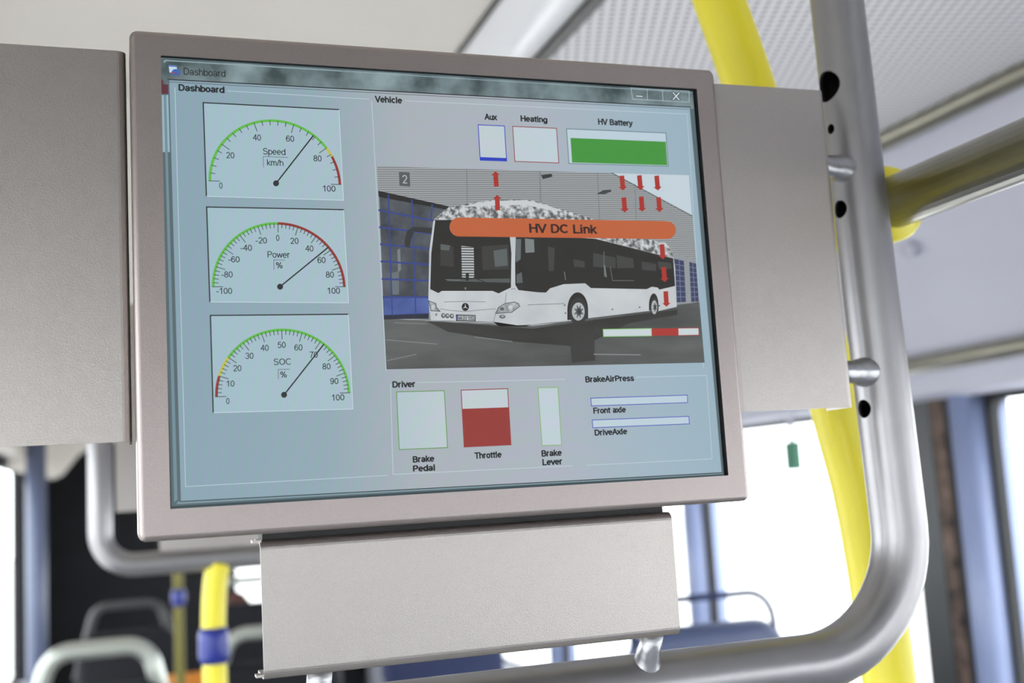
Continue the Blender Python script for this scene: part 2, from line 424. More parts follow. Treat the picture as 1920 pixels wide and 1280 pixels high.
# ---- flat graphics in the plane of the screen
# plain sans-serif letters drawn as strokes: polylines, or ('a', cx, cy, rx, ry, from, to) arcs; capital height 1
def _a(cx, cy, rx, ry, a0, a1): return [(cx + rx * math.cos(math.radians(a0 + (a1 - a0) * k / 10)), cy + ry * math.sin(math.radians(a0 + (a1 - a0) * k / 10))) for k in range(11)]
_bowl = lambda x0: _a(x0 + 0.25, 0.36, 0.25, 0.36, 0, 360)
FONT = {
 '0': (0.62, [_a(0.29, 0.5, 0.25, 0.5, 0, 360)]), '1': (0.62, [[(0.12, 0.78), (0.26, 0.84), (0.37, 1), (0.37, 0)]]),
 '2': (0.62, [_a(0.29, 0.72, 0.24, 0.28, 170, -35) + [(0.06, 0), (0.56, 0)]]),
 '3': (0.62, [_a(0.28, 0.75, 0.22, 0.25, 165, -90), _a(0.28, 0.26, 0.25, 0.26, 90, -165)]),
 '4': (0.62, [[(0.43, 0), (0.43, 1), (0.03, 0.31), (0.58, 0.31)]]), '5': (0.62, [[(0.52, 1), (0.15, 1), (0.08, 0.5)] + _a(0.28, 0.33, 0.26, 0.33, 130, -155)]),
 '6': (0.62, [_a(0.30, 0.31, 0.24, 0.31, 0, 360), _a(0.32, 0.45, 0.27, 0.55, 40, 190)]), '7': (0.62, [[(0.05, 1), (0.55, 1), (0.36, 0.6), (0.22, 0)]]),
 '8': (0.62, [_a(0.29, 0.76, 0.21, 0.24, 0, 360), _a(0.29, 0.26, 0.25, 0.26, 0, 360)]), '9': (0.62, [_a(0.28, 0.69, 0.24, 0.31, 0, 360), _a(0.26, 0.55, 0.27, 0.55, 10, -140)]),
 '-': (0.36, [[(0.03, 0.34), (0.30, 0.34)]]), '.': (0.25, [[(0.1, 0), (0.12, 0.02)]]), ' ': (0.32, []), '/': (0.30, [[(0.0, -0.02), (0.28, 1.02)]]),
 '%': (0.95, [_a(0.2, 0.76, 0.15, 0.24, 0, 360), _a(0.72, 0.24, 0.15, 0.24, 0, 360), [(0.68, 1), (0.24, 0)]]),
 'A': (0.72, [[(0, 0), (0.34, 1), (0.68, 0)], [(0.12, 0.33), (0.56, 0.33)]]),
 'B': (0.72, [[(0.08, 0), (0.08, 1), (0.36, 1)] + _a(0.37, 0.765, 0.22, 0.235, 90, -90) + [(0.08, 0.53)], [(0.37, 0.53)] + _a(0.38, 0.265, 0.26, 0.265, 90, -90) + [(0.08, 0)]]),
 'C': (0.78, [_a(0.42, 0.5, 0.36, 0.5, 45, 315)]), 'D': (0.78, [[(0.08, 0), (0.08, 1), (0.34, 1)] + _a(0.34, 0.5, 0.36, 0.5, 90, -90) + [(0.08, 0)]]),
 'E': (0.68, [[(0.62, 1), (0.08, 1), (0.08, 0), (0.64, 0)], [(0.08, 0.52), (0.58, 0.52)]]), 'F': (0.64, [[(0.6, 1), (0.08, 1), (0.08, 0)], [(0.08, 0.52), (0.52, 0.52)]]),
 'H': (0.78, [[(0.08, 0), (0.08, 1)], [(0.68, 0), (0.68, 1)], [(0.08, 0.53), (0.68, 0.53)]]), 'L': (0.60, [[(0.08, 1), (0.08, 0), (0.56, 0)]]),
 'M': (0.90, [[(0.08, 0), (0.08, 1), (0.43, 0.05), (0.78, 1), (0.78, 0)]]), 'O': (0.84, [_a(0.42, 0.5, 0.36, 0.5, 0, 360)]),
 'P': (0.70, [[(0.08, 0), (0.08, 1), (0.38, 1)] + _a(0.38, 0.735, 0.25, 0.265, 90, -90) + [(0.08, 0.47)]]),
 'S': (0.70, [_a(0.34, 0.75, 0.26, 0.25, 25, 250) + _a(0.34, 0.26, 0.29, 0.27, 75, -160)]), 'T': (0.64, [[(0.02, 1), (0.62, 1)], [(0.32, 1), (0.32, 0)]]),
 'V': (0.70, [[(0.0, 1), (0.34, 0), (0.68, 1)]]),
 'a': (0.60, [_a(0.28, 0.52, 0.21, 0.2, 160, 0) + [(0.49, 0)], _a(0.27, 0.19, 0.21, 0.19, 0, 360)]), 'b': (0.60, [[(0.06, 0), (0.06, 1)], _bowl(0.06)]), 'd': (0.62, [[(0.54, 0), (0.54, 1)], _bowl(0.04)]),
 'c': (0.56, [_a(0.29, 0.36, 0.25, 0.36, 45, 315)]), 'e': (0.60, [[(0.04, 0.38), (0.54, 0.38)] + _a(0.29, 0.36, 0.25, 0.36, 5, 315)]),
 'g': (0.62, [_bowl(0.04), [(0.54, 0.72), (0.54, -0.05)] + _a(0.29, -0.04, 0.25, 0.23, 0, -160)]), 'h': (0.60, [[(0.07, 0), (0.07, 1)], _a(0.29, 0.47, 0.22, 0.25, 180, 0) + [(0.51, 0)]]),
 'i': (0.24, [[(0.1, 0), (0.1, 0.7)], [(0.1, 0.96), (0.1, 1)]]), 'k': (0.54, [[(0.07, 0), (0.07, 1)], [(0.46, 0.72), (0.07, 0.28)], [(0.2, 0.42), (0.5, 0)]]), 'l': (0.24, [[(0.1, 0), (0.1, 1)]]),
 'm': (0.90, [[(0.07, 0), (0.07, 0.72)], _a(0.25, 0.5, 0.18, 0.22, 180, 0) + [(0.43, 0)], _a(0.61, 0.5, 0.18, 0.22, 180, 0) + [(0.79, 0)]]), 'n': (0.60, [[(0.07, 0), (0.07, 0.72)], _a(0.29, 0.47, 0.22, 0.25, 180, 0) + [(0.51, 0)]]),
 'o': (0.60, [_a(0.29, 0.36, 0.25, 0.36, 0, 360)]), 'p': (0.62, [[(0.07, -0.28), (0.07, 0.72)], _bowl(0.07)]), 'r': (0.38, [[(0.07, 0), (0.07, 0.72)], _a(0.28, 0.46, 0.21, 0.26, 180, 75)]),
 's': (0.54, [_a(0.26, 0.53, 0.19, 0.18, 25, 250) + _a(0.26, 0.18, 0.21, 0.19, 75, -160)]), 't': (0.32, [[(0.14, 0.95), (0.14, 0.12)] + _a(0.24, 0.12, 0.1, 0.12, 180, 280), [(0.0, 0.72), (0.28, 0.72)]]),
 'u': (0.60, [[(0.07, 0.72), (0.07, 0.25)] + _a(0.29, 0.25, 0.22, 0.25, 180, 360), [(0.51, 0.72), (0.51, 0)]]), 'v': (0.52, [[(0.0, 0.72), (0.25, 0), (0.5, 0.72)]]),
 'w': (0.78, [[(0.0, 0.72), (0.19, 0), (0.38, 0.7), (0.57, 0), (0.76, 0.72)]]), 'x': (0.52, [[(0, 0.72), (0.48, 0)], [(0.48, 0.72), (0, 0)]]), 'y': (0.52, [[(0.0, 0.72), (0.26, 0.02)], [(0.5, 0.72), (0.2, -0.15), (0.02, -0.27)]]),
}
_font_cache = {}
def glyphs(s, bold):
    k = (s, bold)
    if k in _font_cache: return _font_cache[k]
    V, F = [], []; x = 0.0; h = 0.064 + bold * 1.5
    for ch in s:
        adv, strokes = FONT[ch]
        for st in strokes:
            for (ax, ay), (bx, by) in zip(st[:-1], st[1:]):
                L = math.hypot(bx - ax, by - ay)
                if L < 1e-6: continue
                dx, dy = (bx - ax) / L, (by - ay) / L; e = h * (0.35 if len(st) > 4 else 0.9)
                n = len(V); ax2, ay2, bx2, by2 = ax - dx * e, ay - dy * e, bx + dx * e, by + dy * e
                V += [(x + ax2 - dy * h, ay2 + dx * h), (x + bx2 - dy * h, by2 + dx * h), (x + bx2 + dy * h, by2 - dx * h), (x + ax2 + dy * h, ay2 - dx * h)]
                F.append((n, n + 1, n + 2, n + 3))
        x += adv + 0.05 + bold * 1.2
    _font_cache[k] = (V, F)
    return V, F
CAPH = 1.06

class G(MB):
    def poly(s, pts, m, k=1):
        s.add([S(x, y, k) for x, y in pts], [tuple(range(len(pts)))], m)
    def line(s, pts, w, m, k=1, close=False):
        q = [S(x, y, k) for x, y in pts]
        if close: q.append(q[0].copy())
        h = w * 0.000286 / 2
        for a, b in zip(q[:-1], q[1:]):
            d = (b - a).normalized(); n = Vector((-d.z, 0, d.x)) * h; e = d * h
            s.add([a - e + n, b + e + n, b + e - n, a - e - n], [(0, 1, 2, 3)], m)
    def disc(s, c, rx, ry, m, k=1, n=20):
        s.poly([(c[0] + rx * math.cos(2 * math.pi * i / n), c[1] + ry * math.sin(2 * math.pi * i / n)) for i in range(n)], m, k)
    def text(s, t, x0, x1, yc, cap, m, k=2, bold=0.0):
        v, f = glyphs(t, bold)
        xs = [p[0] for p in v]; xa, xb = min(xs), max(xs)
        slope = (S(x1, yc).x - S(x0, yc).x)
        # keep the lettering level in the plane of the screen
        a = S(x0, yc, k); c = S((x0 + x1) / 2, yc, k); width = slope
        up = S((x0 + x1) / 2, yc - cap / 2).z - S((x0 + x1) / 2, yc + cap / 2).z
        sx, sz = width / (xb - xa), up / CAPH
        s.add([(c.x + (p[0] - (xa + xb) / 2) * sx, a.y, c.z - up / 2 + p[1] * sz) for p in v], f, m)
    def tc(s, t, cx, cy, w, cap, m, k=2, bold=0.0):
        s.text(t, cx - w / 2, cx + w / 2, cy, cap, m, k, bold)
    def done(s, name, label=None):
        # sub-parts share the screen's origin so that object coordinates are screen coordinates
        o = s.build(name, screen, origin=(0, YS, 0))
        if label: o['label'] = label
        return o
INK, DARK = scr((44, 46, 48)), scr((56, 60, 62))
SHADE = scr((92, 104, 110)); PALE = scr((206, 222, 228))

g = G(); g.poly([(298, 106), (1299, 171), (1357.5, 891), (321.5, 953)], scr((88, 106, 112)), 0.5)
g.poly([(299, 150), (315, 150), (317, 176), (300, 176)], scr((96, 52, 62)), 0.8)
g.poly([(302, 178), (316, 178), (319, 285), (305, 285)], scr((150, 182, 194)), 0.8)
g.poly([(307, 178), (311.5, 178), (333, 936), (326.5, 941)], scr((116, 142, 152)), 0.85)
g.poly([(330, 946), (334, 940), (1354, 886), (1357, 889)], scr((126, 154, 164)), 1.0)
g.done('desktop_edge')
g = G(); g.poly([(302, 110), (1297, 171), (1301, 204), (306, 158)], scr((62, 76, 78), (140, 160, 164), 'noise', 38), 0.9)
g.poly([(306, 115), (312, 112.5), (640, 132), (640, 134), (312, 114.5), (308, 118)], scr((150, 170, 174)), 1.2)
g.line([(310, 113), (1296, 174)], 1.4, scr((146, 168, 174)), 1.3)
g.done('title_bar')
g = G(); g.text('Dashboard', 344.5, 423, 135.5, 12.5, INK, 3); g.done('title_lettering')
g = G()
g.poly([(316, 122), (331, 123), (333, 137), (318, 136)], scr((196, 214, 232)), 2)
g.poly([(316, 122), (331, 123), (331.4, 126), (316.4, 125)], scr((90, 130, 190)), 3)
g.disc((330, 136), 8.5, 6.5, scr((58, 104, 176)), 3); g.line([(324, 136), (331, 139)], 2, scr((170, 60, 50)), 4)
g.done('title_icon')
g = G()
LB = scr((128, 152, 162))
for a, b, c, d in (((1183, 165), (1213, 167), (1214, 187.5), (1186, 186)), ((1213, 167), (1242, 168.5), (1243, 189), (1214, 187.5)), ((1242, 168.5), (1292, 171), (1292, 191.5), (1243, 189))):
    g.line([a, b, c, d], 1.2, scr((176, 196, 204)), 2.2, True)
g.poly([(1191, 178), (1206, 179), (1206, 183), (1191, 182)], INK, 2.5); g.poly([(1192, 179), (1205, 180), (1205, 182), (1192, 181)], PALE, 3)
g.line([(1221, 171), (1234, 172), (1235, 184), (1222, 183)], 1.5, SHADE, 3, True); g.line([(1225, 175), (1231, 175.5), (1231.5, 180.5), (1225.5, 180)], 1.2, SHADE, 3, True)
g.line([(1262, 174), (1273, 187)], 5.5, INK, 2.6); g.line([(1273, 174.5), (1262, 186.5)], 5.5, INK, 2.6)
g.line([(1262, 174), (1273, 187)], 2.6, PALE, 3.2); g.line([(1273, 174.5), (1262, 186.5)], 2.6, PALE, 3.2)
g.done('window_buttons')
# window face with its edge lines
g = G()
g.poly([(316, 150), (1293, 202), (1353, 885), (338, 940)], 'lcd_window', 1.2)
g.line([(315, 149), (1294, 201)], 2.0, INK, 1.6); g.line([(315, 153.5), (1292, 205)], 1.2, SHADE, 1.6)
g.line([(316, 150), (338, 940)], 2.2, SHADE, 1.6); g.line([(338, 940), (1354, 886)], 1.5, INK, 1.6); g.line([(1294, 202), (1354, 886)], 1.2, SHADE, 1.6)
g.poly([(322, 949), (1357, 888), (1357, 893), (322, 955)], scr((58, 74, 80)), 0.9)
g.line([(322, 946), (1356, 888.5)], 1.3, SHADE, 1.6)
g.done('window_face')
g = G()
W1 = scr((190, 208, 216))
g.line([(427, 170.5), (692, 186)], 1.1, W1, 2); g.line([(328, 165), (348, 912), (726, 891)], 1.1, W1, 2)
g.line([(760, 189), (1288, 214), (1319, 690)], 1.1, W1, 2); g.line([(697, 190), (724, 695)], 1.1, W1, 2)
g.line([(782, 717), (1060, 711)], 1.1, W1, 2); g.line([(732, 720), (737, 889), (1073, 873)], 1.1, W1, 2); g.line([(1193, 707), (1325, 703.5), (1335, 860), (1100, 872)], 1.1, W1, 2)
g.done('group_outline')

# gauges
GREEN, RED, YEL = scr((98, 184, 74)), scr((148, 54, 48)), scr((190, 190, 70))
def gauge(name, label, quad, left, right, lo, hi, major, minor, bands, labels, title, unit, hub, tip, frame):
    g = G()
    g.poly(quad, 'lcd_light', 2)
    g.line([quad[3], quad[0], quad[1]], 2.2, INK, 2.6)
    g.line([quad[1], quad[2], quad[3]], 1.0, PALE, 2.6)
    a, b = S(*left), S(*right)
    c = (a + b) / 2; R = (b - a).length / 2; ux = (b - a).normalized(); uz = Vector((-ux.z, 0, ux.x))
    def P(v, r, k):
        t = math.pi * (1 - (v - lo) / (hi - lo)); q = c + ux * (r * math.cos(t)) + uz * (r * math.sin(t))
        return Vector((q.x, YS - k * 0.00005, q.z))
    w = 4.8 * 0.000286
    for v0, v1, col in bands:
        n = max(3, int(60 * (v1 - v0) / (hi - lo)))
        g.loft([[P(v0 + (v1 - v0) * i / n, r, 3) for i in range(n + 1)] for r in (R, R - w)], col, False)
    v = lo; i = 0
    while v <= hi + 1e-6:
        big = abs((v - lo) / major - round((v - lo) / major)) < 1e-6
        r0 = R - w * 0.45; r1 = r0 - (17 if big else 9) * 0.000286
        if big and v in (lo, hi): r0 = R
        p, q = P(v, r0, 4), P(v, r1, 4)
        d = (q - p).normalized(); nn = Vector((-d.z, 0, d.x)) * 0.00018
        g.add([p + nn, q + nn, q - nn, p - nn], [(0, 1, 2, 3)], DARK)
        v += minor
    for t, x, y in labels:
        g.tc(t, x, y, {1: 6.5, 2: 15.5, 3: 24}[len(t.replace('-', ''))] + (6 if '-' in t else 0), 11.0, INK, 5)
    g.tc(title[0], *title[1:], 11.5, INK, 5); g.tc(unit[0], *unit[1:], 11, INK, 5)
    g.line(frame, 1.0, SHADE, 4)
    g.line([hub, tip], 2.4, INK, 6); g.disc(hub, 5.6, 5.6, INK, 6.5)
    g.done(name, label)
gauge('speed_gauge', 'semicircular speed gauge in kilometres per hour', [(381, 192.5), (635.5, 205.5), (644, 375.5), (387, 368)], (391, 339), (639.5, 346), 0, 100, 20, 4,
      [(0, 80, GREEN), (80, 85, YEL), (85, 100, RED)],
      [('0', 414, 347.7), ('20', 431.8, 290.8), ('40', 481.6, 257.6), ('60', 543.8, 259.8), ('80', 595.2, 296.7), ('100', 617, 353.3)],
      ('Speed', 514.2, 284, 42), ('km/h', 515.8, 304.8, 31), (517.5, 343.8), (587, 254.8), [(494, 313.5), (493.5, 293.5), (539.5, 295.2)])
gauge('power_gauge', 'semicircular power gauge from minus to plus one hundred percent', [(387.4, 388), (644, 393), (653.5, 567.5), (393.4, 566)], (397.2, 537.5), (648, 537.5), -100, 100, 20, 4,
      [(-100, 0, GREEN), (0, 100, RED)],
      [('-100', 420.3, 545), ('-80', 425.7, 514.2), ('-60', 438.6, 485.8), ('-40', 461.6, 464.2), ('-20', 489.9, 450.4), ('0', 520.6, 445.7), ('20', 552, 451.3), ('40', 579.9, 465.5), ('60', 602.7, 487.2), ('80', 618.3, 514.5), ('100', 625.5, 544.7)],
      ('Power', 522.4, 477, 42), ('%', 523.5, 497, 12.5), (525, 537.5), (615, 464), [(513.6, 505), (513.2, 487.2), (534, 487.4)])
gauge('charge_gauge', 'semicircular state of charge gauge in percent', [(394.5, 591.3), (653, 588.9), (661.8, 766.6), (399.7, 773.6)], (403.2, 743.7), (656.6, 736), 0, 100, 10, 2,
      [(0, 10, RED), (10, 20, YEL), (20, 100, GREEN)],
      [('0', 427.1, 751.3), ('10', 432, 718.7), ('20', 445, 689.8), ('30', 467.6, 666.6), ('40', 496, 651.7), ('50', 528, 646.2), ('60', 559.4, 651), ('70', 588, 664.5), ('80', 612, 686.4), ('90', 626.7, 713.9), ('100', 633.7, 744.6)],
      ('SOC', 529.2, 677.6, 32), ('%', 531.3, 701.7, 12.5), (532.5, 740), (606.3, 646.2), [(522, 710), (521.3, 692.5), (542.5, 692)])
B = 0.036
for nm, items in (('heading_lettering', [('Dashboard', 334.8, 421.3, 166, 11), ('Vehicle', 702.5, 754, 186.7, 10.5), ('Driver', 735.5, 778.4, 719.8, 10.5), ('BrakeAirPress', 1097.4, 1189.2, 709.5, 10)]),
                  ('bar_lettering', [('Aux', 908, 932, 219, 10), ('Heating', 976, 1026.3, 223, 10), ('HV Battery', 1121.4, 1186.4, 229.3, 10), ('Front axle', 1112.2, 1173.7, 768.3, 10), ('DriveAxle', 1114.6, 1176.2, 809.2, 10), ('Brake', 773.6, 814.5, 859.8, 10.5), ('Pedal', 774, 815.6, 877, 10.5), ('Throttle', 889.5, 940.7, 852.5, 10.5), ('Brake', 1015, 1053.4, 848.7, 10.5), ('Lever', 1016.7, 1054, 865, 10.5)])):
    for t, x0, x1, yc, cap in items:
        g = G(); g.text(t, x0, x1, yc, cap, INK, 3, B); g.done(nm)
BLUE, BLINE, RLINE, GLINE = scr((44, 64, 190)), scr((84, 96, 186)), scr((146, 66, 64)), scr((104, 156, 84))
def bar(name, quad, line, fill=None, fquad=None, w=1.6, label=None):
    g = G(); g.poly(quad, 'lcd_light', 2)
    if fill: g.poly(fquad, fill, 2.5)
    g.line(quad, w, line, 3, True); g.done(name, label)
bar('aux_bar', [(896.4, 234), (945.6, 236.3), (949.8, 301.9), (900.3, 300.3)], BLUE, BLUE, [(899.9, 294.4), (949.5, 296.3), (949.8, 301.9), (900.3, 300.3)], label='blue outlined bar nearly empty')
bar('heating_bar', [(961, 237), (1043.3, 240.6), (1047.6, 305.5), (965.3, 302.6)], RLINE)
bar('battery_bar', [(1062, 241.5), (1248.4, 249.4), (1252.7, 311.7), (1066.6, 306.5)], scr((110, 134, 142)), scr((68, 148, 62)), [(1069.5, 258.6), (1248, 265.8), (1251, 309.8), (1072.6, 304.6)], 1.8, 'wide bar filled with green')
bar('brake_pedal_bar', [(743.4, 734.6), (832.8, 732.2), (839, 838.8), (748.5, 842.6)], GLINE)
bar('throttle_bar', [(864.4, 731.2), (951.7, 728.4), (957.9, 833.6), (870.2, 837.8)], RLINE, RED, [(866.8, 766.3), (953.6, 763.3), (957.9, 833.6), (870.2, 837.8)], label='bar two thirds filled with dark red')
bar('brake_lever_bar', [(1008.4, 726.7), (1045.9, 726), (1052.8, 834), (1016.3, 835)], scr((140, 180, 116)))
bar('front_axle_bar', [(1107.4, 746.3), (1288.6, 740.5), (1289, 754.6), (1108.8, 760.8)], BLINE)
bar('drive_axle_bar', [(1110.2, 787.2), (1291.3, 780.3), (1292.4, 794.4), (1111.5, 801.7)], BLINE)

# ---- picture of the bus inside the screen
g = G()
g.poly([(706.9, 311.6), (1291.5, 328.5), (1321, 679.7), (724.4, 692.2)], scr((124, 128, 130), (164, 168, 170), 'wave', 260, 0.035, 0.2, 0.8), 2)
g.poly([(1148.4, 324.6), (1291.5, 328.5), (1297.5, 404.7)], scr((196, 210, 219)), 2.4)
g.line([(1148, 324.6), (1297.5, 404.7)], 2, scr((84, 90, 94)), 2.6)
for a, b in (((875, 317), (876, 384)), ((1120, 325), (1124, 412)), ((1190, 345), (1193, 412))):
    g.line([a, b], 1, scr((104, 108, 111)), 2.5)
g.poly([(1262, 475), (1304, 486), (1311, 566), (1266, 570)], scr((146, 152, 156)), 2.4)
for q, nx in (([(1264, 485), (1282, 489), (1286, 566), (1267, 567)], 3), ([(1292, 491), (1305, 494), (1310, 565), (1296, 566)], 2)):
    g.poly(q, scr((62, 68, 100)), 2.6)
    for j in range(1, 8):
        t = j / 8; a = (q[0][0] + (q[3][0] - q[0][0]) * t, q[0][1] + (q[3][1] - q[0][1]) * t); b = (q[1][0] + (q[2][0] - q[1][0]) * t, q[1][1] + (q[2][1] - q[1][1]) * t)
        g.line([a, b], 1.0, scr((130, 138, 158)), 2.8)
    g.line([((q[0][0] + q[1][0]) / 2, q[0][1]), ((q[3][0] + q[2][0]) / 2, q[3][1])], 1.0, scr((130, 138, 158)), 2.8)
# gate with blue bars at left
g.poly([(709.4, 357.8), (840.6, 387.5), (812, 412), (805, 480), (804, 598), (719.5, 598), (711, 366)], scr((58, 62, 68), (92, 97, 104), 'noise', 60), 2.5)
g.poly([(709, 357.5), (842, 387), (836, 393), (710, 369)], scr((42, 42, 42)), 2.9)
g.poly([(720, 559), (804, 557), (804, 588), (720, 591)], scr((70, 86, 146), (86, 106, 170), 'noise', 50), 2.9)
g.poly([(720, 590), (804, 586), (804, 596), (720, 599)], scr((44, 48, 62)), 2.9)
GB = scr((56, 70, 138))
for a, b in (((711, 394), (812, 414)), ((712, 426), (808, 438)), ((714, 458), (805, 466)), ((715, 490), (804, 496)), ((717, 523), (804, 526)), ((719, 557), (804, 557))):
    g.line([a, b], 3.4, GB, 3)
for a, b in (((728, 366), (735.5, 590)), ((772, 375), (779.5, 588)), ((810, 384), (808, 412))):
    g.line([a, b], 2.6, GB, 3.1)
g.poly([(747.8, 322.5), (768, 323.5), (769, 349.5), (749, 348.5)], scr((90, 93, 96)), 2.8); g.tc('2', 758.8, 335.5, 9, 15, scr((176, 184, 190)), 3)
g.poly([(745, 468), (750, 466), (752, 505), (746, 512)], scr((120, 128, 130)), 2.9); g.poly([(734, 512), (748, 508), (748, 552), (734, 552)], scr((104, 112, 116)), 2.9)
g.line([(1012, 322), (1014, 394)], 3, scr((126, 132, 136)), 2.8); g.poly([(1014, 328), (1034, 326), (1036, 331), (1018, 336)], scr((56, 58, 60)), 2.9)
g.poly([(1118, 364), (1130, 357), (1145, 355), (1146, 359), (1134, 364)], scr((64, 70, 74)), 2.9)
# wet yard
g.poly([(719.8, 597), (1000, 612), (1268, 572), (1311, 565.6), (1321, 679.7), (724.4, 692.2)], scr((72, 74, 73), (98, 101, 100), 'streak', 46, 0.05), 2.5)
g.poly([(800, 602), (1000, 616), (1110, 600), (1270, 580), (1270, 590), (1180, 606), (1090, 650), (960, 640), (840, 622)], scr((48, 47, 45), (64, 64, 62), 'streak', 60), 2.7)
g.poly([(1066, 606), (1112, 600), (1116, 676), (1072, 680)], scr((52, 52, 50), (66, 66, 64), 'streak', 50), 2.75)
for a, b, w in (((724, 637), (820, 645), 1.6), ((740, 605), (800, 607), 1.2), ((726, 676), (780, 664), 1.4), ((1114, 664), (1200, 665), 2.4), ((890, 632), (960, 640), 1.4)):
    g.line([a, b], w, scr((128, 132, 132)), 2.9)
g.done('picture_backdrop', 'grey hall and wet yard in the picture')
g = G()
WH = scr((186, 192, 196), (200, 205, 208), 'noise', 60); BK = scr((44, 43, 41)); BK2 = scr((60, 60, 58)); GL = scr((92, 98, 98)); MID = scr((122, 128, 130))
g.poly([(812.5, 414), (804.7, 470), (803, 562), (807.8, 600), (925, 603), (934.4, 611), (1000, 607.8), (1065.6, 600.6), (1106, 596), (1217, 582.8), (1234, 583), (1268.8, 575), (1265.6, 500), (1262, 482), (1115, 444), (1000, 420), (840, 408)], WH, 3.2)
g.poly([(817, 413), (837.5, 391), (875, 382), (918.8, 375.5), (981, 374), (1000, 376.5), (1056, 393.7), (1112, 411), (1218.7, 449.4), (1246.9, 454.7), (1259.4, 468.8), (1262, 484), (1190, 466), (1115.6, 447), (1000, 425), (900, 412)], scr((92, 94, 94), (206, 210, 212), 'noise', 330, 0, 0.40, 0.60), 3.3)
g.poly([(860, 388), (918, 377), (981, 375.5), (1000, 378), (1056, 395), (1040, 396), (985, 384), (920, 386)], scr((200, 205, 207)), 3.4)
# windscreen and side windows
g.poly([(816, 412.5), (955, 412), (956, 446.9), (958.7, 475), (957.8, 539), (934.4, 550), (923.4, 545.3), (828, 545.3), (821.9, 549.4), (806.5, 542), (808.5, 475)], BK, 3.6)
g.poly([(967, 440), (965.6, 493.7), (966, 534), (971.9, 543.7), (1009, 548), (1023.4, 548.4), (1031, 540.6), (1056, 532.8), (1096.9, 531), (1107.8, 540), (1212.5, 542), (1221.9, 537.5), (1232.8, 539), (1236, 543), (1265.6, 536), (1262, 484.5), (1115.6, 447.5)], BK, 3.6)
g.poly([(825, 456), (850, 462), (851, 500), (826, 498)], BK2, 3.8)
g.poly([(826, 458), (844, 460), (842, 470), (826, 468)], GL, 4)
g.poly([(864.7, 461), (888, 463), (889, 521), (866, 520)], scr((74, 76, 76), (190, 196, 198), 'wave', 220, 0.0, 0.3, 0.6), 4)
g.poly([(903, 462), (953, 458), (955, 505), (905, 506)], BK2, 3.8); g.poly([(925, 470), (950, 466), (952, 498), (928, 500)], GL, 4)
g.poly([(838, 524), (956, 522), (956, 530), (838, 527)], scr((84, 88, 88)), 3.9); g.line([(888, 520), (930, 538)], 1.6, BK, 4.2); g.poly([(873, 512), (879, 512), (879, 526), (873, 526)], BK, 4.2)
g.line([(836, 524), (862, 525)], 1.2, MID, 4.1); g.disc((872.5, 540.5), 1.6, 2.2, MID, 4)
g.poly([(984, 447), (1001, 449), (1002, 473), (985, 474)], scr((122, 130, 130)), 4); g.poly([(967, 448), (977, 448), (976, 486), (967, 492)], scr((98, 106, 106)), 3.9)
g.poly([(968, 515), (978, 510), (980, 530), (968, 531)], GL, 4)
for q in ([(1027, 462), (1040, 465), (1038, 508), (1029, 508)], [(1112, 474), (1154, 483), (1154, 503), (1112, 500)], [(1156, 478), (1187, 485), (1189, 502), (1157, 503)], [(1203, 490), (1230, 495), (1230, 508), (1204, 506)], [(1233, 490), (1258, 493), (1259, 504), (1235, 505)], [(1075, 486), (1096, 490), (1096, 502), (1076, 500)]):
    g.poly(q, scr((66, 67, 65)), 3.8)
g.line([(1058, 510), (1060, 524)], 1.6, MID, 4); g.line([(1132, 472), (1133, 518)], 1.8, scr((100, 104, 104)), 4); g.line([(1144, 500), (1148, 526), (1188, 526)], 1.3, scr((104, 108, 106)), 4); g.line([(1133, 498), (1136, 518)], 3, MID, 4)
# mirror
g.poly([(810, 427), (774, 425.5), (763, 433), (758, 452), (760, 463), (768, 465), (771, 448), (776, 434), (809, 438)], scr((54, 55, 56)), 4)
# front details
LN = scr((120, 124, 126))
g.line([(825, 579), (845, 582), (872, 584), (900, 581), (929, 579)], 1, LN, 4); g.line([(833, 566), (870, 565), (910, 566)], 1, LN, 4)
g.line([(949, 549), (947, 569)], 1, LN, 4); g.line([(929, 588), (925, 603)], 1, LN, 4); g.line([(990, 571.5), (1058, 569)], 1.2, LN, 4); g.line([(958, 542), (966, 541)], 1, LN, 4)
for q in ([(929, 587.7), (934.5, 576.3), (946.5, 569), (964.5, 566), (971.7, 569), (974.5, 574), (959.7, 585.3)], [(803.6, 564), (817, 569), (818.3, 576.3), (825, 583.5), (808, 582.5)]):
    g.poly(q, scr((128, 134, 136), (184, 190, 192), 'noise', 220), 4); g.line(q, 1.3, scr((74, 78, 80)), 4.3, True)
g.disc((957, 576), 4.5, 4.5, scr((196, 202, 204)), 4.4); g.disc((941, 579), 4, 3.5, scr((96, 102, 104)), 4.4); g.disc((812, 575), 3, 4, scr((196, 202, 204)), 4.4)
for c in ((831, 591.5), (838.7, 592), (847, 592.3)):
    g.disc(c, 4, 4.6, scr((84, 88, 90)), 4); g.disc((c[0] + 0.6, c[1] - 0.6), 2.2, 2.6, scr((168, 174, 176)), 4.3)
g.disc((941.7, 593.5), 6, 3.6, scr((92, 98, 100)), 4); g.disc((942, 593), 3.6, 2, scr((150, 156, 158)), 4.3); g.poly([(816, 588), (820, 587), (819, 592), (816, 592)], LN, 4)
g.poly([(854.5, 589.5), (891.5, 590.5), (891.8, 602), (855, 601.5)], BK, 4.1); g.poly([(858, 591.5), (890, 592), (890, 600.5), (858, 600)], scr((176, 182, 186)), 4.4); g.poly([(855, 591), (858, 591), (858, 600), (855, 600)], scr((60, 72, 130)), 4.4)
g.text('MA.EV 1052', 859, 889.5, 596, 6.6, BK, 4.8, 0.01)
g.disc((872.2, 575.4), 6.8, 7.6, BK, 4.2, 24)
